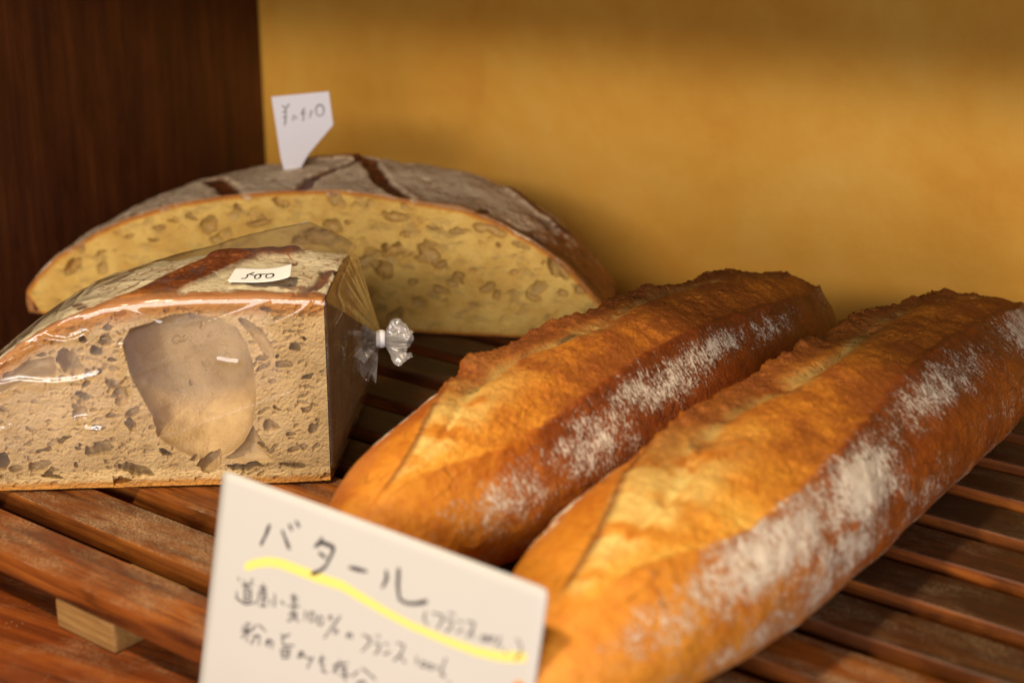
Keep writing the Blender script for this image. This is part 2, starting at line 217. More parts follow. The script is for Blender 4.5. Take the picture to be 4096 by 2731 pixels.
def plaster():
    m = NT('ochre_plaster'); v = m.obj()
    a = m.noise(v, 7, 4, .55, .3); b = m.noise(v, 40, 4, .6); c = m.noise(v, 260, 4, .65)
    col = m.ramp(m.math('ADD', m.math('MULTIPLY', a, .75), m.math('MULTIPLY', b, .25)), [(.36, (.61, .272, .030)), (.52, (.67, .335, .045)), (.68, (.70, .385, .068))])
    return m.bsdf(col, .75, m.bump(m.math('ADD', c, m.math('MULTIPLY', b, 2.)), .0009, .55), .25)
M_wall = plaster()

def paper(name, col, rough=.6):
    m = NT(name); v = m.obj()
    return m.bsdf(m.mix(m.noise(v, 60, 3), tuple(c * .96 for c in col), col), rough, m.bump(m.noise(v, 1500, 3), .00008, .4), .3)
M_card = paper('cream_card', (.485, .475, .45)); M_tagp = paper('white_tag_paper', (.70, .67, .70)); M_stick = paper('white_sticker', (.86, .84, .80), .4)
M_ink = NT('dark_pen_ink').bsdf((.012, .010, .014), .5); M_pencil = NT('grey_pencil').bsdf((.12, .105, .10), .6)
M_ink2 = NT('fine_pen_ink').bsdf((.035, .03, .035), .5)
M_marker = NT('yellow_highlighter').bsdf((.70, .61, .17), .5)
M_tie = paper('white_tie_plastic', (.80, .80, .84), .35)

def crumb(name, c0, c1, chole, crust, mott=.25, hmix=.42):
    m = NT(name); v = m.obj(); hole = m.attr('hole'); rim = m.attr('rim')
    a = m.noise(v, 45, 4, .6, .4); b = m.noise(v, 420, 4, .65)
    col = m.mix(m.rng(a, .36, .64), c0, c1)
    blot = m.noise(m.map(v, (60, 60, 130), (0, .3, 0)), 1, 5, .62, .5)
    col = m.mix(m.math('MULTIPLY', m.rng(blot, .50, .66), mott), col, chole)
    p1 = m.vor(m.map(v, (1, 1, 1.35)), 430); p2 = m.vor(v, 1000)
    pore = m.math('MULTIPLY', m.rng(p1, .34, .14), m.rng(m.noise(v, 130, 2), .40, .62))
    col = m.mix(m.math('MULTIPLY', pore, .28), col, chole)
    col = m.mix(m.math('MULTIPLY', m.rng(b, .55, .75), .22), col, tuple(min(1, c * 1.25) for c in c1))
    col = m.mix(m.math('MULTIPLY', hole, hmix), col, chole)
    rj = m.math('ADD', rim, m.math('MULTIPLY', m.math('SUBTRACT', m.noise(v, 170, 4), .5), .55))
    col = m.mix(m.rng(rj, .12, .60), col, tuple(c * f for c, f in zip(c0, (.88, .60, .30))))
    col = m.mix(m.rng(rj, .55, .95), col, crust)
    keep = m.math('SUBTRACT', 1., m.math('MULTIPLY', hole, .75))
    h = m.math('ADD', m.math('MULTIPLY', m.math('MINIMUM', p1, .45), 1.3), m.math('ADD', m.math('MULTIPLY', p2, .45), m.math('MULTIPLY', b, .8)))
    n = m.bump(m.math('MULTIPLY', h, keep), .0006, .5)
    return m.bsdf(col, m.rng(hole, 0, 1, .78, .42), n, .3, Subsurface_Weight=.12, Subsurface_Radius=(.004, .0022, .0010), Subsurface_Scale=1.)
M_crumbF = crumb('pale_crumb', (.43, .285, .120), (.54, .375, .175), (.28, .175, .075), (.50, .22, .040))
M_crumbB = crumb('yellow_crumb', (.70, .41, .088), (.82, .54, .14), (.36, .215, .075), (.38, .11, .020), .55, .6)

def miche_crust(name, flour_amt, flour_col):
    m = NT(name); v = m.obj(); sl = m.attr('slash'); rim = m.attr('rim'); fw = m.attr('flour')
    a = m.noise(v, 55, 5, .6, .3); b = m.noise(v, 330, 4, .65)
    col = m.ramp(m.math('ADD', m.math('MULTIPLY', a, .7), m.math('MULTIPLY', b, .3)), [(.34, (.085, .022, .006)), (.5, (.27, .083, .018)), (.66, (.44, .16, .034))])
    st = m.map(v, (75, 190, 150), (0, 0, .25))
    f = m.noise(st, 1, 7, .72, .7); f2 = m.noise(v, 700, 3, .7)
    cr = m.vor(m.map(v, (110, 260, 200), (0, 0, .3)), 1, 'DISTANCE_TO_EDGE')
    fl = m.rng(m.math('ADD', m.math('ADD', m.math('MULTIPLY', f, .85), m.math('MULTIPLY', fw, .62)), m.math('MULTIPLY', f2, .16)), 1.01 - flour_amt, 1.16 - flour_amt)
    fl = m.math('MULTIPLY', fl, m.math('SUBTRACT', 1., m.math('MULTIPLY', m.math('MULTIPLY', m.rng(cr, .07, .015), m.rng(a, .42, .6)), .8)))
    fl = m.math('MULTIPLY', fl, m.math('SUBTRACT', 1., sl, clamp=True))
    col = m.mix(m.rng(sl, .2, .8), col, m.ramp(m.math('ADD', m.math('MULTIPLY', a, .5), m.math('MULTIPLY', b, .5)), [(.36, (.055, .014, .005)), (.52, (.16, .042, .010)), (.66, (.34, .115, .022))]))
    col = m.mix(m.math('MULTIPLY', rim, .8), col, (.46, .185, .040))
    col = m.mix(m.math('MULTIPLY', fl, .93), col, m.mix(f2, tuple(c * .82 for c in flour_col), flour_col))
    h = m.math('ADD', m.math('MULTIPLY', b, 1.), m.math('ADD', m.math('MULTIPLY', fl, .35), m.math('MULTIPLY', f2, .25)))
    return m.bsdf(col, m.math('ADD', .48, m.math('MULTIPLY', fl, .4)), m.bump(h, .0013, .7), .4)
M_crustB = miche_crust('floured_miche_crust', .35, (.96, .74, .46))
M_crustF = miche_crust('floured_piece_crust', .37, (.95, .84, .56))

def batard_mat():
    m = NT('batard_crust'); v = m.obj(); uv = m.attr('arc', True)
    bl = m.attr('bloom'); q = m.attr('q'); fw = m.attr('flour'); toast = m.attr('toast'); ear = m.attr('ear'); val = m.attr('valley')
    a = m.noise(v, 40, 5, .6, .4); b = m.noise(v, 260, 4, .65, .3); c = m.noise(v, 900, 3, .7)
    # smooth outer crust
    t = m.math('ADD', toast, m.math('ADD', m.math('MULTIPLY', m.math('SUBTRACT', a, .5), .75), m.math('MULTIPLY', m.math('SUBTRACT', b, .5), .60)))
    crust = m.ramp(t, [(.0, (.64, .245, .022)), (.33, (.45, .118, .009)), (.62, (.255, .052, .005)), (.95, (.115, .022, .003))])
    pim = m.math('MULTIPLY', m.rng(m.vor(v, 330), .20, .09), m.rng(m.noise(v, 90, 2), .52, .66))
    crust = m.mix(m.math('MULTIPLY', pim, .45), crust, (.66, .36, .10))
    spot = m.math('MULTIPLY', m.rng(m.vor(m.map(v, (1, 1, 1.4)), 210), .30, .12), m.rng(m.noise(v, 60, 3), .48, .64))
    crust = m.mix(m.math('MULTIPLY', spot, .55), crust, m.ramp(toast, [(0, (.36, .095, .012)), (.7, (.075, .015, .003))]))
    vein = m.math('MULTIPLY', m.rng(m.vor(m.map(uv, (70, 150, 1)), 1, 'DISTANCE_TO_EDGE'), .045, .008), m.rng(m.noise(v, 50, 3), .50, .66))
    crust = m.mix(m.math('MULTIPLY', vein, .35), crust, (.06, .014, .003))
    # torn bloom
    fib = m.math('ADD', m.math('MULTIPLY', m.noise(m.map(uv, (260, 420, 1), (0, 0, .5)), 1, 5, .7, .3), .55), m.math('MULTIPLY', m.noise(v, 900, 4, .75), .45))
    tb = m.math('ADD', m.math('MULTIPLY', a, .50), m.math('MULTIPLY', fib, .50))
    tb = m.math('SUBTRACT', tb, m.math('MULTIPLY', m.math('SUBTRACT', toast, .27), .38))
    bloom = m.ramp(tb, [(.34, (.30, .080, .008)), (.44, (.54, .175, .013)), (.54, (.75, .305, .026)), (.67, (.84, .50, .09))])
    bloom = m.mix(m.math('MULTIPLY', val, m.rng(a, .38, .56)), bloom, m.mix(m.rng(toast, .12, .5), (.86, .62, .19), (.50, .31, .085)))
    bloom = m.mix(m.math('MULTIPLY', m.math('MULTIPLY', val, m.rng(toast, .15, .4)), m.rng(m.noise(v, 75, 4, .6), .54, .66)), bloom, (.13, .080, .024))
    bloom = m.mix(m.math('MULTIPLY', ear, .8), bloom, m.ramp(fib, [(.36, (.095, .024, .005)), (.64, (.32, .088, .014))]))
    col = m.mix(m.math('MAXIMUM', bl, ear), crust, bloom)
    # flour left by the proofing cloth
    s1 = m.noise(m.map(uv, (680, 240, 1), (0, 0, .42)), 1, 7, .76, .5); s2 = m.noise(v, 700, 3, .7); s3 = m.noise(v, 110, 4, .6)
    fl = m.math('ADD', m.math('ADD', m.math('MULTIPLY', s1, .62), m.math('MULTIPLY', s3, .38)), m.math('MULTIPLY', fw, .34))
    fl = m.rng(m.math('ADD', fl, m.math('MULTIPLY', m.math('SUBTRACT', s2, .5), .42)), .635, .785)
    fl = m.math('MULTIPLY', fl, m.rng(fw, .02, .2))
    fl = m.math('MULTIPLY', fl, m.math('SUBTRACT', 1., m.math('MULTIPLY', bl, .97)))
    haze = m.math('MULTIPLY', m.math('MULTIPLY', fw, m.math('SUBTRACT', 1., bl)), m.math('MULTIPLY', m.rng(s1, .3, .7), .22))
    col = m.mix(haze, col, (.52, .32, .17))
    col = m.mix(m.math('MULTIPLY', fl, .92), col, (.80, .70, .56))
    h = m.math('ADD', m.math('MULTIPLY', m.mix(bl, m.math('MULTIPLY', b, .75), m.math('ADD', m.math('MULTIPLY', fib, 1.4), m.math('MULTIPLY', b, .7))), 1.),
               m.math('ADD', m.math('MULTIPLY', c, .40), m.math('ADD', m.math('MULTIPLY', fl, .30), m.math('SUBTRACT', m.math('MULTIPLY', pim, .4), m.math('MULTIPLY', vein, .5)))))
    ro = m.math('ADD', m.math('ADD', .47, m.math('MULTIPLY', bl, .16)), m.math('MULTIPLY', fl, .4))
    return m.bsdf(col, ro, m.bump(h, .0014, .75), .30)
M_batard = batard_mat()

def film(name, haze, rough=.06, tint=.97, bmp=.06):
    m = NT(name); v = m.obj()
    n1 = m.noise(m.map(v, (18, 60, 40), (.4, .2, .5)), 1, 4, .55, .8); n2 = m.noise(v, 240, 3, .6)
    nb = m.bump(m.math('ADD', n1, m.math('MULTIPLY', n2, bmp * .1)), bmp * .004, .5)
    dt = m.math('ABSOLUTE', m.n('VectorMath', {0: nb, 1: m.n('NewGeometry').outputs['Incoming']}, operation='DOT_PRODUCT').outputs['Value'])
    fr = m.math('ADD', .045, m.math('MULTIPLY', m.math('POWER', m.math('SUBTRACT', 1., dt, clamp=True), 5.), .9))
    tr = m.n('BsdfTransparent', {'Color': (tint, tint * .99, tint * .97)}).outputs[0]
    df = m.n('BsdfDiffuse', {'Color': (.75, .72, .70)}).outputs[0]
    gl = m.n('BsdfGlossy', {'Color': (1., 1., 1.), 'Roughness': rough, 'Normal': nb}).outputs[0]
    a = m.n('MixShader', {0: m.math('MULTIPLY', m.rng(n1, .3, .7, .4, 1.4), haze), 1: tr, 2: df}).outputs[0]
    b = m.n('MixShader', {0: m.math('MULTIPLY', fr, 1.25, clamp=True), 1: a, 2: gl}).outputs[0]
    m.t.links.new(b, m.out.inputs[0]); return m.m
M_film = film('clear_cellophane', .035); M_gather = film('gathered_cellophane', .30, .10, .97, .8)

# ------------------------------------------------------------------ the setting
WD = np.array([-.875, .485]); WD /= np.linalg.norm(WD)          # along the wall, to the left
WN = np.array([-WD[1], WD[0]]); WN = WN if WN[1] < 0 else -WN    # out of the wall
CORNER = np.array([-.195, 1.2315])
wall_rot = math.atan2(-WD[1], -WD[0])                             # local +x runs right along the wall
def wl(o): o.location = (CORNER[0], CORNER[1], 0); o.rotation_euler = (0, 0, wall_rot); return o
ZS = -.025
o = wl(bevel_box('back_wall', (-.03, 1.5), (0, .04), (-.2, .60), M_wall, bev=.001)); tag(o, 'ochre yellow plastered wall behind the loaves', 'wall', kind='structure')
o = wl(bevel_box('side_panel', (-.028, -.0005), (-.46, -.002), (-.10, .5), M_panel, bev=.001)); tag(o, 'dark brown wooden side panel at left of the loaves', 'panel', kind='structure')
o = wl(bevel_box('shelf', (0, 1.4), (-.93, -.001), (ZS - .03, ZS), M_shelf, bev=.0015)); tag(o, 'red brown wooden shelf board under the slatted tray', 'shelf', kind='structure')
o = wl(bevel_box('upper_shelf', (.0005, 1.4), (-.475, -.001), (.272, .295), M_panel, bev=.0015)); tag(o, 'upper wooden shelf shading the top of the wall', 'shelf', kind='structure')

# ------------------------------------------------------------------ slatted tray
SA = rad(52); SD = np.array([-math.sin(SA), math.cos(SA)]); SN = np.array([-math.cos(SA), -math.sin(SA)])
tray = thing('slatted_tray', 'brown wooden slatted tray holding the loaves, dusted with flour', 'tray', (0, 0, 0), math.atan2(-SD[1], -SD[0]))
# tray frame: local x = -SD (to the right), local y = -SN (to the back)
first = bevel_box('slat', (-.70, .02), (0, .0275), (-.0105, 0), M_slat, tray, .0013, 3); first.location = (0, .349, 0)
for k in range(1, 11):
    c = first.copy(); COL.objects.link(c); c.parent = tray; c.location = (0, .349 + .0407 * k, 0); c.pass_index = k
j0 = bevel_box('joist', (-.0195, .0195), (.0006, .433), (ZS, -.0107), M_joist, tray, .002, 3); j0.location = (-.500, .349, 0)
j1 = j0.copy(); COL.objects.link(j1); j1.parent = tray; j1.location = (-.09, .349, 0)

# ------------------------------------------------------------------ batards
def batard(name, label, S, ang, L, W, Hh, p, seed, patches, toastf, tip=44, bulge=0., lift=2.):
    nt, nf = 620, 430
    tau = np.linspace(0, 1, nt); t = .35 * tau + .65 * (.5 - .5 * np.cos(np.pi * tau)); t = np.clip(t, 1e-4, 1 - 1e-4)
    f = np.sqrt(np.clip(1 - np.abs(2 * t - 1) ** p, 0, 1)); ph = np.linspace(0, 2 * np.pi, nf, endpoint=False) - np.pi / 2
    T, PH = np.meshgrid(t, ph, indexing='ij'); F_ = np.broadcast_to(f[:, None], T.shape)
    zc = .42 * Hh; x = W * F_ * np.cos(PH); s = np.sin(PH)
    z = zc + np.where(s > 0, s * (Hh - zc), s * zc * 1.06) * F_
    P = np.stack([x, L * T, z], -1)
    P[..., 0] += .0035 * np.sin(T * 5.2 + seed)[...]
    P[..., 0] += bulge * np.exp(-((T - .17) / .11) ** 2) * np.clip(-np.cos(PH), 0, 1) * -1
    N = normals(P, False, True); N *= np.sign((N[nt // 2] * np.stack([np.cos(ph), 0 * ph, np.sin(ph)], -1)).sum())
    deg = np.degrees(PH); arc = np.stack([L * T, np.radians(deg) * .045, 0 * T], -1)
    A3 = np.stack([L * T, x, z], -1)
    n_lo = fbm(A3, 40, 3, seed); n_mid = fbm(A3, 160, 4, seed + 3); n_hi = fbm(A3, 520, 3, seed + 7)
    jag = 1.6 * fbm(A3, 260, 3, seed + 11) + 1.5 * fbm(A3, 60, 2, seed + 13)
    phr = 53 + 21 * (1 - sstep(.05, .20, T)) + lift * sstep(.2, .6, T) + 25 * np.exp(-((1 - T) / .07) ** 2) + 4 * np.sin(T * 9 + seed)
    phe = 121 - tip * (1 - sstep(.05, .30, T)) - 22 * np.exp(-((1 - T) / .07) ** 2) + 2.5 * np.sin(T * 13 + 2 * seed)
    ends = sstep(.02, .10, T) * (1 - sstep(.93, .985, T))
    bloom = sstep(phr - 1 + jag, phr + 1 + jag, deg) * (1 - sstep(phe - 1 + jag, phe + 1.4 + jag, deg)) * sstep(.05, .075, T + .006 * jag) * (1 - sstep(.97, .99, T))
    q = np.clip((deg - phr) / (phe - phr), -.5, 1.5)
    vn = .65 + .9 * fbm(A3, 45, 2, seed + 20)
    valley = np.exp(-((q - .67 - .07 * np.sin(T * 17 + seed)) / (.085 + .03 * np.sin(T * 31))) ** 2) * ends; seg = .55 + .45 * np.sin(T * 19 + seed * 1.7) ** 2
    ear = seg * np.exp(-(np.where(q < 1, (q - 1) / .15, (q - 1) / .07)) ** 2) * sstep(.13, .32, T) * (1 - sstep(.93, .985, T))
    rag = .95 + .6 * fbm(A3, 70, 2, seed + 30) + .30 * fbm(A3, 260, 2, seed + 31) + .28 * fbm(A3, 620, 3, seed + 32, .8)
    d = .0012 * n_lo + .00035 * n_mid * (1 - bloom) + .00012 * n_hi * (1 - bloom)
    d += bloom * (.0007 * n_mid + .0004 * n_hi + .0004 * fbm(A3 * np.array([1, 2.2, 2.2]), 300, 4, seed + 41))
    d += bloom * (.0016 * np.sin(np.pi * np.clip(q, 0, 1)) - .0008)
    d += -.0042 * valley * vn + .0062 * ear * np.clip(rag, .15, 2.2)
    d += (.0017 * np.exp(-((deg - phr + 3) / 9) ** 2) + .0009 * np.exp(-((deg - phr + 1.5) / 2.6) ** 2) * (1 + .8 * n_mid)) * ends
    P = P + N * d[..., None]; P[..., 2] = np.maximum(P[..., 2], .0004)
    fl = np.zeros_like(T)
    for tc, pc, st_, sp_, wt in patches: fl = np.maximum(fl, wt * np.exp(-((T - tc) / st_) ** 2 - ((deg - pc) / sp_) ** 2))
    left = sstep(120 + (44 - tip) * .5, 127 + (44 - tip) * .5, deg) * sstep(phe + .5, phe + 4, deg) * (deg < 190) * sstep(.10, .17, T); fl = np.maximum(fl, left * np.clip(.62 + 1.6 * n_mid + .8 * n_hi, .0, 1.1))
    low = np.exp(-((deg + 22) / 16) ** 2); fl = np.maximum(fl, .48 * low)
    toast = toastf(T, deg, phr)
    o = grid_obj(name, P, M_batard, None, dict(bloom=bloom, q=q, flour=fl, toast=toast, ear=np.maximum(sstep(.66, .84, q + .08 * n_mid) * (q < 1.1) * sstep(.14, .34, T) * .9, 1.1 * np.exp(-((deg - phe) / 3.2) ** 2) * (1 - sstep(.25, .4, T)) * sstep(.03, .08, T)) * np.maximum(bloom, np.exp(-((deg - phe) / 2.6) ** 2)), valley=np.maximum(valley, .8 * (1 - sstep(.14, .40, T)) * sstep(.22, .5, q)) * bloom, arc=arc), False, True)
    o.location = (S[0], S[1], .0003); o.rotation_euler = (0, 0, -ang); tag(o, label, 'bread'); return o
def toast1(T, deg, phr):
    return .10 + .50 * sstep(.08, .42, T) + .22 * np.exp(-((deg - phr + 12) / 20) ** 2) * sstep(.1, .3, T) - .20 * sstep(15, -40, deg) + .12 * sstep(95, 120, deg)
def toast2(T, deg, phr):
    return .06 + .46 * sstep(.08, .45, T) + .30 * np.exp(-((deg - phr + 14) / 22) ** 2) * sstep(.22, .5, T) - .12 * sstep(10, -40, deg)
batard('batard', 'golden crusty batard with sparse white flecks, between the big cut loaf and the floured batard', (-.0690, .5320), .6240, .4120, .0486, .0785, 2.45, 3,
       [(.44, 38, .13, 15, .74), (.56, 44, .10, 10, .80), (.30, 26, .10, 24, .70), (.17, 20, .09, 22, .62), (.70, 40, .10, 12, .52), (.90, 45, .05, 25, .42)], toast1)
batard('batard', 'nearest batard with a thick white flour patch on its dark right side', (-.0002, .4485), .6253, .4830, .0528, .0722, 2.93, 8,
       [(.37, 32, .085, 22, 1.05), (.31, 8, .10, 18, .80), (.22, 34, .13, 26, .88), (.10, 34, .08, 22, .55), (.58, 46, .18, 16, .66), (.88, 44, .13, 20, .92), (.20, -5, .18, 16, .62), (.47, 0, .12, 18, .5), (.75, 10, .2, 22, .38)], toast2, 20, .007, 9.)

# ------------------------------------------------------------------ big country loaf: cut face, crust, cut piece
def interp_smooth(x, xs, ys, n=9): return smooth1(np.interp(x, xs, ys), n)
HB = [(*h[:5], h[5] * .001) for h in HB]; HF = [(*h[:5], h[5] * .001) for h in HF]
def stamp(dep, X, Z, holes, nz, dx, dz):
    for cx, cz, rx, rz, tilt, dp in holes:
        r = max(rx, rz) * 1.5; i = np.where(np.abs(X[:, 0] - cx) < r)[0]
        if len(i) == 0: continue
        sl = slice(i[0], i[-1] + 1); a = rad(tilt)
        x_, z_ = X[sl] - cx + dx[sl], Z[sl] - cz + dz[sl]; u = x_ * math.cos(a) + z_ * math.sin(a); v = -x_ * math.sin(a) + z_ * math.cos(a)
        qq = np.sqrt((u / rx) ** 2 + (v / rz) ** 2) + .34 * nz[sl]
        pr = dp * np.clip(1 - qq ** 2, 0, 1) ** .75
        dep[sl] = np.maximum(dep[sl], pr)
def poly_dist(X, Z, poly):
    ins = np.zeros(X.shape, bool); dist = np.full(X.shape, 1e9); n = len(poly)
    for k in range(n):
        x0, z0 = poly[k]; x1, z1 = poly[(k + 1) % n]
        c = (z0 > Z) != (z1 > Z)
        with np.errstate(divide='ignore', invalid='ignore'): ins ^= c & (X < (x1 - x0) * (Z - z0) / (z1 - z0 + 1e-15) + x0)
        t = np.clip(((X - x0) * (x1 - x0) + (Z - z0) * (z1 - z0)) / ((x1 - x0) ** 2 + (z1 - z0) ** 2), 0, 1)
        dist = np.minimum(dist, np.hypot(X - x0 - t * (x1 - x0), Z - z0 - t * (z1 - z0)))
    return np.where(ins, dist, -dist)
def rand_holes(n, xr, zr, rmin, rmax, seed, dfac=1.1):
    r = np.random.default_rng(seed); out = []
    for _ in range(n):
        a = rmin * (rmax / rmin) ** (r.random() ** 2.2); e = 1 + .9 * r.random()
        out.append((r.uniform(*xr), r.uniform(*zr), a * e, a, r.normal(8, 28), a * dfac * (1 + r.random())))
    return out
def crumb_face(name, xs, zt, zb, nz_, mat, parent, holes, polys, seed, to3d, rimw=.005, botw=.004, rag=.0006):
    ncol = len(xs); v = np.linspace(0, 1, nz_)
    X = np.repeat(xs[:, None], nz_, 1); Z = zb[:, None] + (zt - zb)[:, None] * v[None]
    A = np.stack([X, Z, 0 * X], -1); nz = fbm(A, 330, 3, seed); nl = fbm(A, 60, 3, seed + 5)
    dep = np.zeros_like(X); stamp(dep, X, Z, holes, nz + .5 * nl, .0026 * fbm(A, 150, 3, seed + 61), .0020 * fbm(A, 150, 3, seed + 67))
    for poly, D, R, pw in polys:
        dd = poly_dist(X, Z, poly) + .0002 * nz + .0020 * nl
        pz = [p_[1] for p_ in poly]; hz = np.clip((Z - min(pz)) / (max(pz) - min(pz)), 0, 1)      # deeper under the upper lip, rising to a floor
        Rz = R * (1.35 - .85 * hz)
        dep = np.maximum(dep, D * (.55 + .60 * hz) * np.clip(1 - (1 - np.clip(dd / Rz, 0, 1)) ** 2, 0, 1) ** pw * (dd > 0) * (1 + .10 * nl + .06 * fbm(A, 25, 3, seed + 71)))
    if polys:
        inner = np.zeros_like(dep); stamp(inner, X, Z, rand_holes(26, (-.14, -.045), (.02, .075), .0006, .0018, seed, .9) + [(-.0715, .0627, .0034, .0016, 25, .003)], nz + .5 * nl, .0026 * nl, .002 * nz)
        dep = dep + inner * (poly_dist(X, Z, polys[0][0]) > .004)
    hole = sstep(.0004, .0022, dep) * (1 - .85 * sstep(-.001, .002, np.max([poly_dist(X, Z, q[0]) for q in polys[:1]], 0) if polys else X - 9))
    surf = .0003 * fbm(A, 900, 2, seed + 9) + .0006 * nl
    dtop = (zt[:, None] - Z); dbot = Z - zb[:, None]
    gr = np.gradient(zt, xs); dtop = dtop / np.sqrt(1 + np.minimum(gr ** 2, 16))[:, None]
    rim = np.maximum(np.clip(1 - dtop / rimw, 0, 1), np.clip(1 - dbot / botw, 0, 1) * .95)
    edge = np.minimum(dtop, dbot) < .0012
    D = np.where(edge, dep * .3, dep) + surf * (1 - .6 * hole)
    return grid_obj(name, to3d(X, Z, D), mat, parent, dict(hole=hole, rim=rim), flip=False)
def seg_dist(X, Y, line):
    d = np.full(X.shape, 1e9)
    for (x0, y0), (x1, y1) in zip(line[:-1], line[1:]):
        t = np.clip(((X - x0) * (x1 - x0) + (Y - y0) * (y1 - y0)) / ((x1 - x0) ** 2 + (y1 - y0) ** 2 + 1e-12), 0, 1)
        d = np.minimum(d, np.hypot(X - x0 - t * (x1 - x0), Y - y0 - t * (y1 - y0)))
    return d
def crust_shell(name, top, xc, gs, gz, gx, mat, parent, seed, slashes, flourf, xr=0., ns=150, nk=620, rimw=.004, amp=1.):
    top = np.array(top, float); d = np.r_[0, np.cumsum(np.hypot(*np.diff(top, axis=0).T))]
    k = np.linspace(0, d[-1], nk); X0 = smooth1(np.interp(k, d, top[:, 0]), 6); Z0 = smooth1(np.interp(k, d, top[:, 1]), 6)
    if xr: e_ = k > d[-6] - .004; X0[e_] = np.interp(k, d, top[:, 0])[e_]; Z0[e_] = np.interp(k, d, top[:, 1])[e_]   # keep the cut corner crisp
    nb = 60; X0 = np.r_[X0, np.linspace(X0[-1], X0[0], nb + 2)[1:-1]]; Z0 = np.r_[Z0, np.linspace(Z0[-1], Z0[0], nb + 2)[1:-1]]
    e = np.linspace(0, 1, ns); s = gs[-1] * (e * (1.55 - .55 * e)); s[-1] = gs[-1]
    GZ = smooth1(np.interp(s, gs, gz), 7); GX = smooth1(np.interp(s, gs, gx), 7); GZ[0] = gz[0]; GX[0] = gx[0]
    GZ[-1] = max(GZ[-1], .02)
    X = xc + (X0[:, None] - xc) * GX[None] + xr * s[None]; Z = Z0[:, None] * GZ[None]; S = np.repeat(s[None], len(X0), 0)
    S = S.copy(); S[:, 0] = .0022; Z[:, 0] *= .95; X[:, 0] = xc + (X[:, 0] - xc) * .985; S[:, 1] = 0; Z[:, 1] = Z0; X[:, 1] = X0
    if xr: k_ = (X0 > -.02) & (Z0 < .0889) & (Z0 > .003); S[k_] = np.maximum(S[k_], .007)
    P = np.stack([X, S, Z], -1); N = normals(P, True, False); c = np.array([X.mean(), S.mean(), .02]); N *= np.sign(((P - c) * N).sum())
    U = X; n1 = fbm(P, 28, 3, seed); n2 = fbm(P, 130, 4, seed + 2); n3 = fbm(P, 420, 3, seed + 4)
    sl = np.zeros_like(X); dd = .0022 * n1 + .0009 * n2 + .0003 * n3
    for line, wd, dp, wt in slashes:
        ds = seg_dist(U, S, line) + .0016 * n2 + .0012 * n3; m_ = sstep(wd, wd * .55, ds) * (Z > .02); sl = np.maximum(sl, wt * m_)
        dd -= dp * m_; dd += .25 * abs(dp) * np.exp(-((ds - wd * 1.15) / (wd * .4)) ** 2) * (Z > .02)
    fade = sstep(0, .006, S); P = P + N * (dd * amp * fade + .0004)[..., None]; P[..., 2] = np.maximum(P[..., 2], .0003)
    rim = np.exp(-(S / rimw) ** 2); fl = flourf(X, S, Z)
    return grid_obj(name, P, mat, parent, dict(slash=sl, rim=rim, flour=fl), True, False, flip=True), (X, S, Z)

# back loaf
OB = (.045, .905, .0004)
miche = thing('country_loaf', 'big flour dusted country loaf cut in half, its yellow cut face showing', 'bread', OB, -rad(9))
BT = [(-0.3595, 0.001), (-0.361, 0.00805), (-0.36, 0.0161), (-0.3522, 0.026), (-0.3377, 0.0396), (-0.31, 0.0563), (-0.2862, 0.0671), (-0.2571, 0.0765), (-0.2231, 0.0832), (-0.1897, 0.0871), (-0.1513, 0.0893), (-0.1244, 0.0868), (-0.1029, 0.0835), (-0.0763, 0.0805), (-0.0524, 0.072), (-0.0313, 0.0607), (-0.0127, 0.048), (0.0007, 0.0336), (0.0114, 0.0218), (0.0134, 0.0169), (0.013600000000000001, 0.009), (0.008400000000000001, 0.0012)]
xs = np.linspace(-0.3603, 0.0131, 900); bt = np.array(BT[2:-2])
zt = interp_smooth(xs, bt[:, 0], bt[:, 1], 8); zb = interp_smooth(xs, [-0.3600, -0.3520, -.02, .004, .0130], [0.0137, .0006, .0006, .0030, .0145], 6); zt = np.maximum(zt, zb + .0006)
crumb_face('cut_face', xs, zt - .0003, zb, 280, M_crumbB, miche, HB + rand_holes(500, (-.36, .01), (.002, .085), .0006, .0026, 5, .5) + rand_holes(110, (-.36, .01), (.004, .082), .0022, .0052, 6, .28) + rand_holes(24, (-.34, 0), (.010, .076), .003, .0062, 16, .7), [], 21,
           lambda X, Z, D: np.stack([X, D * .9, Z], -1), .0042, .0030)
SLB = [([(-0.2195, 0.002), (-0.2424, 0.04), (-0.2519, 0.055)], 0.0078, 0.0022, 1), ([(-0.1768, 0.003), (-0.1763, 0.03), (-0.1568, 0.075), (-0.1271, 0.085)], 0.0056, 0.0020, 1), ([(-0.1127, 0.002), (-0.1315, 0.03), (-0.1512, 0.07)], 0.0072, 0.0022, 1), ([(-0.1976, 0.085), (-0.171, 0.085), (-0.1568, 0.075)], 0.005, -0.003, 1), ([(-0.0671, 0.0005), (-0.0638, 0.012)], 0.0034, 0.001, 1), ([(-0.0583, 0.07), (-0.0442, 0.06), (-0.0344, 0.05), (-0.0213, 0.045)], 0.0055, -0.003, 1), ([(-0.2867, 0.002), (-0.2763, 0.013), (-0.2621, 0.03)], 0.0026, 0.001, 0.9), ([(-0.1027, 0), (-0.06, 0.002), (-0.02, 0.01), (0.004, 0.012)], 0.0048, 0.0, 0.85), ([(-0.2195, 0), (-0.18, 0.001), (-0.1127, 0.0005)], 0.0022, 0.0, 0.8), ([(-0.33999999999999997, 0.0), (-0.28, 0.001), (-0.2195, 0.0)], 0.0026, 0.0, 0.9), ([(-0.05, 0.03), (-0.02, 0.05)], 0.003, 0.0, 0.6)]
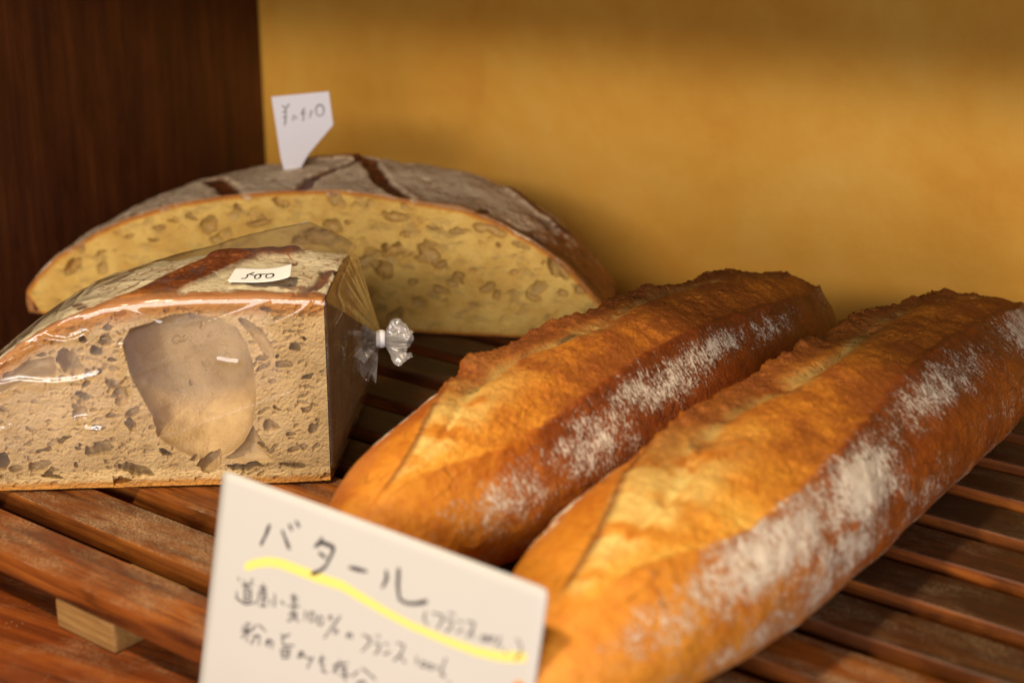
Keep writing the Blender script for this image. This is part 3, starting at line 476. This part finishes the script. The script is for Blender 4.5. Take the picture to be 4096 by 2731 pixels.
crust_shell('crust', BT, -.17, [0, .03, .06, .085, .105, .125, .138], [1, 1.008, 1.03, 1.025, .92, .62, .12], [1, 1.005, .995, .95, .84, .62, .3], M_crustB, miche, 31, SLB,
            lambda X, S, Z: .52 + .10 * sstep(-.1, -.3, X) - .38 * sstep(-.06, .0, X) + .12 * sstep(.02, .06, S) - .7 * sstep(.034, .014, Z))

# price tag standing in its crust
tag_o = thing('price_tag', 'white paper price tag reading ¥1,510 stuck upright in the big loaf', 'tag', (-.14, .99, 0), 0)
tp = [(x, z) for x, z in TAGPOLY]; lo = [(tp[3][0] - .006, tp[3][1] - .010), (tp[4][0] + .002, tp[4][1] - .010)]
out = tp[:4] + lo + tp[4:]
V = [(x, 0, z) for x, z in out] + [(x, .0003, z) for x, z in out]; n = len(out)
import bmesh
bm = bmesh.new(); vs = [bm.verts.new(v) for v in V]; bm.faces.new(vs[:n]); bm.faces.new(vs[n:][::-1])
for k in range(n): bm.faces.new((vs[k], vs[n + k], vs[n + (k + 1) % n], vs[(k + 1) % n]))
bmesh.ops.recalc_face_normals(bm, faces=bm.faces[:]); me = bpy.data.meshes.new('paper'); bm.to_mesh(me); bm.free(); me.materials.append(M_tagp)
link(bpy.data.objects.new('paper', me), tag_o)
ribbon('handwriting', TAGINK, .00085, lambda x, y, l: (x, -l, y), M_pencil, tag_o)

# cut piece in the bag
OF = (-.088, .690, .0008)
piece = thing('bread_piece', 'thick wedge of floured country bread with a large hollow, inside the clear bag', 'bread', OF, rad(4))
FT = [(-.1743, .0010), (-.1800, .0060), (-.1811, .0123), (-.1769, .0319), (-.1649, .051), (-.1477, .0655), (-.135, .0747), (-.1165, .0837), (-.0984, .0892), (-.0786, .0918), (-.0569, .0928), (-.0272, .0926), (.0000, .0912), (.0012, .0908), (-.0040, .0885), (-.0065, .0800), (-.0065, .0015)]
XR = .117
xs = np.linspace(-.1808, .0012, 860); ft = np.array(FT[2:13] + [(.0015, .0909)])
zt = interp_smooth(xs, ft[:, 0], ft[:, 1], 10); zb = interp_smooth(xs, [-.1808, -.172, -.02, .0015], [.0105, .0006, .0006, .0014], 6); zt = np.maximum(zt, zb + .0006)
polys = [(CAVITY, .036, .0185, .5), (TRI, .007, .006, .6), (CRES, .004, .006, .7), (WIDE, .010, .009, .6)]
rh = rand_holes(26, (-.165, -.095), (.008, .062), .0016, .0038, 19, 1.3) + rand_holes(16, (-.03, -.003), (.008, .085), .0012, .0026, 23, 1.3) + [h for h in rand_holes(2400, (-.18, .0), (.002, .088), .0003, .0015, 9, .8)]
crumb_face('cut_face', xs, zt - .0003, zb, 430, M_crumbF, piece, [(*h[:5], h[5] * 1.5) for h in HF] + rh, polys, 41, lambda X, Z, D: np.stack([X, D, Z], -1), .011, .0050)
GS = [0, .02, .04, .06, .08, .095, .108, .116]; GZ = [1, 1.012, 1.026, 1.03, 1.0, .88, .60, .12]; GX = [1, 1.0, .99, .97, .93, .86, .7, .45]
SLF = [([(-.088, -.001), (-.0807, .003), (-.0575, .038), (-.041, .062), (-.0241, .072)], .0150, -.0022, 1), ([(-.050, .060), (-.020, .066)], .0110, -.0020, 1), ([(-.005, .0), (-.0094, .004), (-.0013, .022), (.002, .04)], .0042, .0012, .95), ([(-.1187, .03), (-.1102, .013)], .0034, .001, .9),
       ([(-.1084, .010), (-.0904, .025), (-.0769, .045)], .0022, .0008, .9), ([(-.098, .012), (-.075, .020)], .0013, .0005, .9), ([(-.115, .045), (-.095, .055)], .003, 0., .7), ([(-.15, .02), (-.135, .03), (-.13, .05)], .005, .0008, .7), ([(-.04, .02), (-.02, .016), (-.008, .012)], .0045, 0., .8)]
crust_shell('crust', FT, 0., GS, GZ, GX, M_crustF, piece, 51, SLF, lambda X, S, Z: .62 - .55 * sstep(.010, .002, S) - .12 * sstep(-.05, -.02, X), XR, rimw=.008)
ss = np.linspace(0.0002, .1155, 420); zts = interp_smooth(ss, GS, np.array(GZ) * .0908, 8)
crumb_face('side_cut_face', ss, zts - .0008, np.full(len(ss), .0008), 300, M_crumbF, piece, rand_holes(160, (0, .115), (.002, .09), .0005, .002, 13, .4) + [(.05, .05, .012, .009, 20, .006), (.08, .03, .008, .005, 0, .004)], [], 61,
           lambda X, Z, D: np.stack([.0016 + XR * X - D, X, Z], -1), .006, .004)

# ------------------------------------------------------------------ cellophane bag
bag = thing('cellophane_bag', 'clear cellophane bag tied shut around the bread wedge, with a 500 sticker', 'bag', OF, rad(4))
ftx = np.array(FT[1:14])
def crust_z(x, s):
    gxv = np.interp(s, GS, GX); return np.interp((x - XR * s) / max(gxv, .3), ftx[:, 0], ftx[:, 1]) * np.interp(s, GS, GZ)
NV = 560
def film_loop(x):
    z0 = float(np.interp(x, [-.1835, -.1811, *ftx[2:, 0]], [.006, .016, *ftx[2:, 1]]))
    zr = max(float(np.interp(x, [-.12, -.10, -.079, -.0565, -.0341, -.014, .0, .006], [.0, .080, .0905, .0962, .1025, .1085, .0985, .0935])), crust_z(x, .09) + .003 * min(1, z0 / .05))
    pts = [(-.0028, .0006), (-.0034, z0 * .5), (-.0028, z0 - .0004), (-.0012, z0 + .0016)]
    for s in (.02, .045, .07):
        pts.append((s, max(z0 + .0022 + (zr - z0 - .0022) * s / .09, crust_z(x, s) + .0024)))
    pts += [(.090, zr), (.112, max(zr * .62, .01)), (.1215, .02 * min(1, z0 / .04)), (.120, .0006), (.06, .0002)]
    p = np.array(pts)
    for _ in range(3):
        a = p; b = np.roll(p, -1, 0); p = np.stack([.78 * a + .22 * b, .22 * a + .78 * b], 1).reshape(-1, 2)
    q = np.r_[p, p[:1]]; d = np.r_[0, np.cumsum(np.hypot(*np.diff(q, axis=0).T))]
    u = np.linspace(0, 1, NV, endpoint=False) * d[-1]
    return np.c_[np.interp(u, d, q[:, 0]), np.interp(u, d, q[:, 1])]
rows = []
for x in np.linspace(-.1845, .0025, 420):
    l = film_loop(x); k = float(sstep(-.1850, -.176, x)); c = np.array([.05, .008]); l = c + (l - c) * (.25 + .75 * k)
    rows.append(np.c_[np.full(NV, x) + XR * np.clip(l[:, 0], 0, .12) * float(sstep(-.03, .0025, x)), l])
L0 = rows[-1]; NECK = np.array([.0262, .060, .0520])
cen = L0.mean(0); th = np.arctan2(L0[:, 2] - cen[2], L0[:, 1] - cen[1])
circ = NECK + .0030 * np.stack([0 * th, np.cos(th), np.sin(th)], -1)
for tt in np.linspace(0, 1, 80)[1:]:
    e = tt ** .9; r = L0 + (circ - L0) * e
    pl = np.sin(13 * th + 2 * np.sin(3 * th)) + .6 * np.sin(29 * th + 1.3)
    rad_ = (r - (cen + (NECK - cen) * e)); rows.append(r + rad_ * (.009 * pl * math.sin(math.pi * tt ** .7))[:, None] if tt < 1 else r)
P = np.stack(rows); N = normals(P, False, True); c = P[:380].mean((0, 1)); N *= np.sign(((P - c) * N).sum())
def folds(P, rot, sc, seed):
    a = rad(rot); Q = np.stack([P[..., 0] * math.cos(a) + P[..., 2] * math.sin(a), (-P[..., 0] * math.sin(a) + P[..., 2] * math.cos(a)) * 4.5, P[..., 1] * 1.2], -1)
    r = 1 - np.abs(fbm(Q, sc, 1, seed)) * 2.6; return np.clip(r, 0, 1) ** 3
lft = sstep(-.03, -.12, P[..., 0]); frontm = sstep(.012, -.002, P[..., 1])
dd = (.0009 * folds(P, -35, 22, 3) * (.15 + .85 * lft) + .0008 * folds(P, 20, 20, 8)) * (1 - .8 * frontm) + .0005 * fbm(P, 22, 1, 4)
CREASES = [[(-0.1529, 0.0603), (-0.1479, 0.0636), (-0.1403, 0.0677), (-0.1311, 0.0734)], [(-0.1218, 0.08), (-0.1159, 0.0845), (-0.1043, 0.0905)], [(-0.1257, 0.0763), (-0.1167, 0.0748), (-0.1111, 0.0764), (-0.1076, 0.078)], [(-0.1239, 0.0252), (-0.1188, 0.0334), (-0.1153, 0.0364), (-0.1104, 0.0373), (-0.109, 0.0349)], [(-0.1129, 0.0359), (-0.1124, 0.0324), (-0.1044, 0.0308)], [(-0.1488, 0.0546), (-0.139, 0.0566), (-0.1249, 0.0549), (-0.1128, 0.0559), (-0.1038, 0.0583)], [(-0.1545, 0.0457), (-0.1426, 0.0523), (-0.1369, 0.0543), (-0.129, 0.0529)], [(-0.0916, 0.0717), (-0.0925, 0.0597), (-0.0901, 0.0493)], [(-0.048, 0.0638), (-0.0441, 0.063), (-0.0393, 0.0623)], [(-0.1544, 0.0309), (-0.1461, 0.0333)]]
for k, ln in enumerate(CREASES):
    ds = seg_dist(P[..., 0], P[..., 2], ln); dd += (.0013 - .0001 * k) * np.exp(-(ds / .0013) ** 2) * (P[..., 1] < .006)
dd *= np.r_[np.ones(420), np.linspace(1, 0, 79)][:, None]
P = P + N * dd[..., None]; P[..., 2] = np.maximum(P[..., 2], .0002)
grid_obj('film', P, M_film, bag, None, False, True)
# ruffle beyond the tie and a loose corner of film
rows = []
for tt in np.linspace(0, 1, 70):
    thr = np.linspace(0, 2 * np.pi, 240, endpoint=False)
    R = .0028 + .0054 * sstep(0, .75, tt) - .0012 * sstep(.8, 1, tt); am = sstep(.02, .5, tt)
    wv = 1 + am * (.30 * np.sin(5 * thr + .6) + .22 * np.sin(9 * thr + 2 + 2 * tt) + .12 * np.sin(17 * thr + 5 * tt))
    c = NECK + np.array([.0140 * tt, -.002 * tt, -.0022 * tt])
    rows.append(c + (R * wv)[:, None] * np.stack([.25 * np.sin(3 * thr), .8 * np.cos(thr), 1.05 * np.sin(thr)], -1))
P = np.stack(rows); N = normals(P, False, True); P += N * (.0016 * fbm(P, 260, 3, 77) * np.linspace(0, 1, 70)[:, None])[..., None]
grid_obj('gathered_end', P, M_gather, bag, None, False, True)
u = np.linspace(0, 1, 40); U, W_ = np.meshgrid(u, u, indexing='ij')
c4_ = [np.array(a) for a in ((.0125, .052, .0500), (.0245, .053, .0470), (.0232, .050, .0330), (.0140, .048, .0385))]
P = (1 - U)[..., None] * ((1 - W_)[..., None] * c4_[0] + W_[..., None] * c4_[3]) + U[..., None] * ((1 - W_)[..., None] * c4_[1] + W_[..., None] * c4_[2])
P[..., 1] += .0022 * np.sin(U * 9 + W_ * 2) + .0012 * np.sin(W_ * 11 + 3 * U); P[..., 2] += .001 * np.sin(U * 12)
grid_obj('film_corner', P, M_gather, bag)
tr = []
for a in np.linspace(0, 2 * np.pi, 48, endpoint=False):
    rr = np.array([0, math.cos(a), math.sin(a)])
    for b in np.linspace(0, 2 * np.pi, 14, endpoint=False):
        tr.append(NECK + np.array([-.0003, 0, 0]) + rr * (.0036 + .0011 * math.cos(b)) + np.array([.0024 * math.sin(b), 0, 0]))
grid_obj('tie', np.array(tr).reshape(48, 14, 3), M_tie, bag, None, True, True)
# sticker lying on the film
SC = [np.array(a) for a in ((-.0437, .0120, .0966), (-.0144, .0120, .0972), (-.0146, .0278, .0992), (-.0410, .0278, .0988))]
def stick3(a, b, lift=0.):
    p = (1 - b) * ((1 - a) * SC[0] + a * SC[1]) + b * ((1 - a) * SC[3] + a * SC[2])
    return p + np.array([0, -.1, 1]) * (lift + .0006 + .0016 * (2 * a - 1) ** 2 * (.5 + .9 * a) - .0007)
n1, n2 = 48, 24; A_, B_ = np.meshgrid(np.linspace(0, 1, n1), np.linspace(0, 1, n2), indexing='ij')
# rounded corners: pull the grid's rim onto a rounded rectangle
def rr(a, b, r=.07, asp=1.75):
    x, y = (a - .5) * asp, b - .5; hx, hy = asp / 2, .5
    m_ = max(abs(x) / hx, abs(y) / hy, 1e-6); ex, ey = x / m_, y / m_; R = r * 1.6
    ox, oy = max(abs(ex) - (hx - R), 0), max(abs(ey) - (hy - R), 0)
    if ox > 0 and oy > 0:
        d_ = math.hypot(ox, oy); ex = math.copysign(hx - R + ox * R / d_, ex) if d_ > R else ex; ey = math.copysign(hy - R + oy * R / d_, ey) if d_ > R else ey
    return ex * m_ / asp + .5, ey * m_ + .5
P = np.array([[stick3(*rr(a, b)) for b in np.linspace(0, 1, n2)] for a in np.linspace(0, 1, n1)])
stk = grid_obj('price_sticker', P, M_stick, bag)
md = stk.modifiers.new('thickness', 'SOLIDIFY'); md.thickness = .00015; md.offset = -1
def ell(cx, cy, rx, ry, n=14): return [(cx + rx * math.cos(2 * math.pi * k / n + 1.2), cy + ry * math.sin(2 * math.pi * k / n + 1.2)) for k in range(n + 1)]
ST = [[(.355, .70), (.26, .50), (.28, .40), (.255, .25), (.20, .24)], [(.29, .56), (.37, .50)], ell(.445, .40, .048, .17), [(.47, .56), (.60, .55), (.68, .53)], ell(.645, .40, .065, .16)]
asp = .0285 / .0160
ribbon('handwriting', [[(x * asp, y) for x, y in s] for s in ST], .05, lambda x, y, l: tuple(stick3(x / asp, y, .00012)), M_ink, stk)

# ------------------------------------------------------------------ name card at the front
G0 = np.array([-.11674, .53372, 0.]); CE = np.array([*(-SD), 0.]); al = rad(13)
CU = np.array([0, 0, math.cos(al)]) - np.array([*SN, 0]) * math.sin(al); CN = np.cross(CE, CU); CN = CN if CN[1] < 0 else -CN
card = thing('name_card', 'cream card with handwritten Japanese and a yellow highlighter stroke, propped against the tray', 'card', tuple(G0), 0)
def c3d(x, y, l=0.):
    bend = .0010 * ((x - .076) / .076) ** 2
    return tuple(CE * x + CU * y + CN * (l + .0016 + bend))
n1, n2 = 40, 24; P = np.zeros((n1, n2, 3))
for i, a in enumerate(np.linspace(0, 1, n1)):
    for j, b in enumerate(np.linspace(0, 1, n2)):
        aa, bb = rr(a, b, .012, 1.6)
        P[i, j] = c3d(aa * .1532 - .0004 * bb, -.0249 + bb * (.0249 + .0702 - .0012 * aa))
cd = grid_obj('card', P, M_card, card); md = cd.modifiers.new('thickness', 'SOLIDIFY'); md.thickness = .0004; md.offset = -1
ribbon('highlighter_stroke', MARK, .0033, c3d, M_marker, card, .00003)
ribbon('title_writing', BIG, .00135, c3d, M_ink, card, .00008)
ribbon('small_writing', SMALL, .00066, c3d, M_ink2, card, .00008)
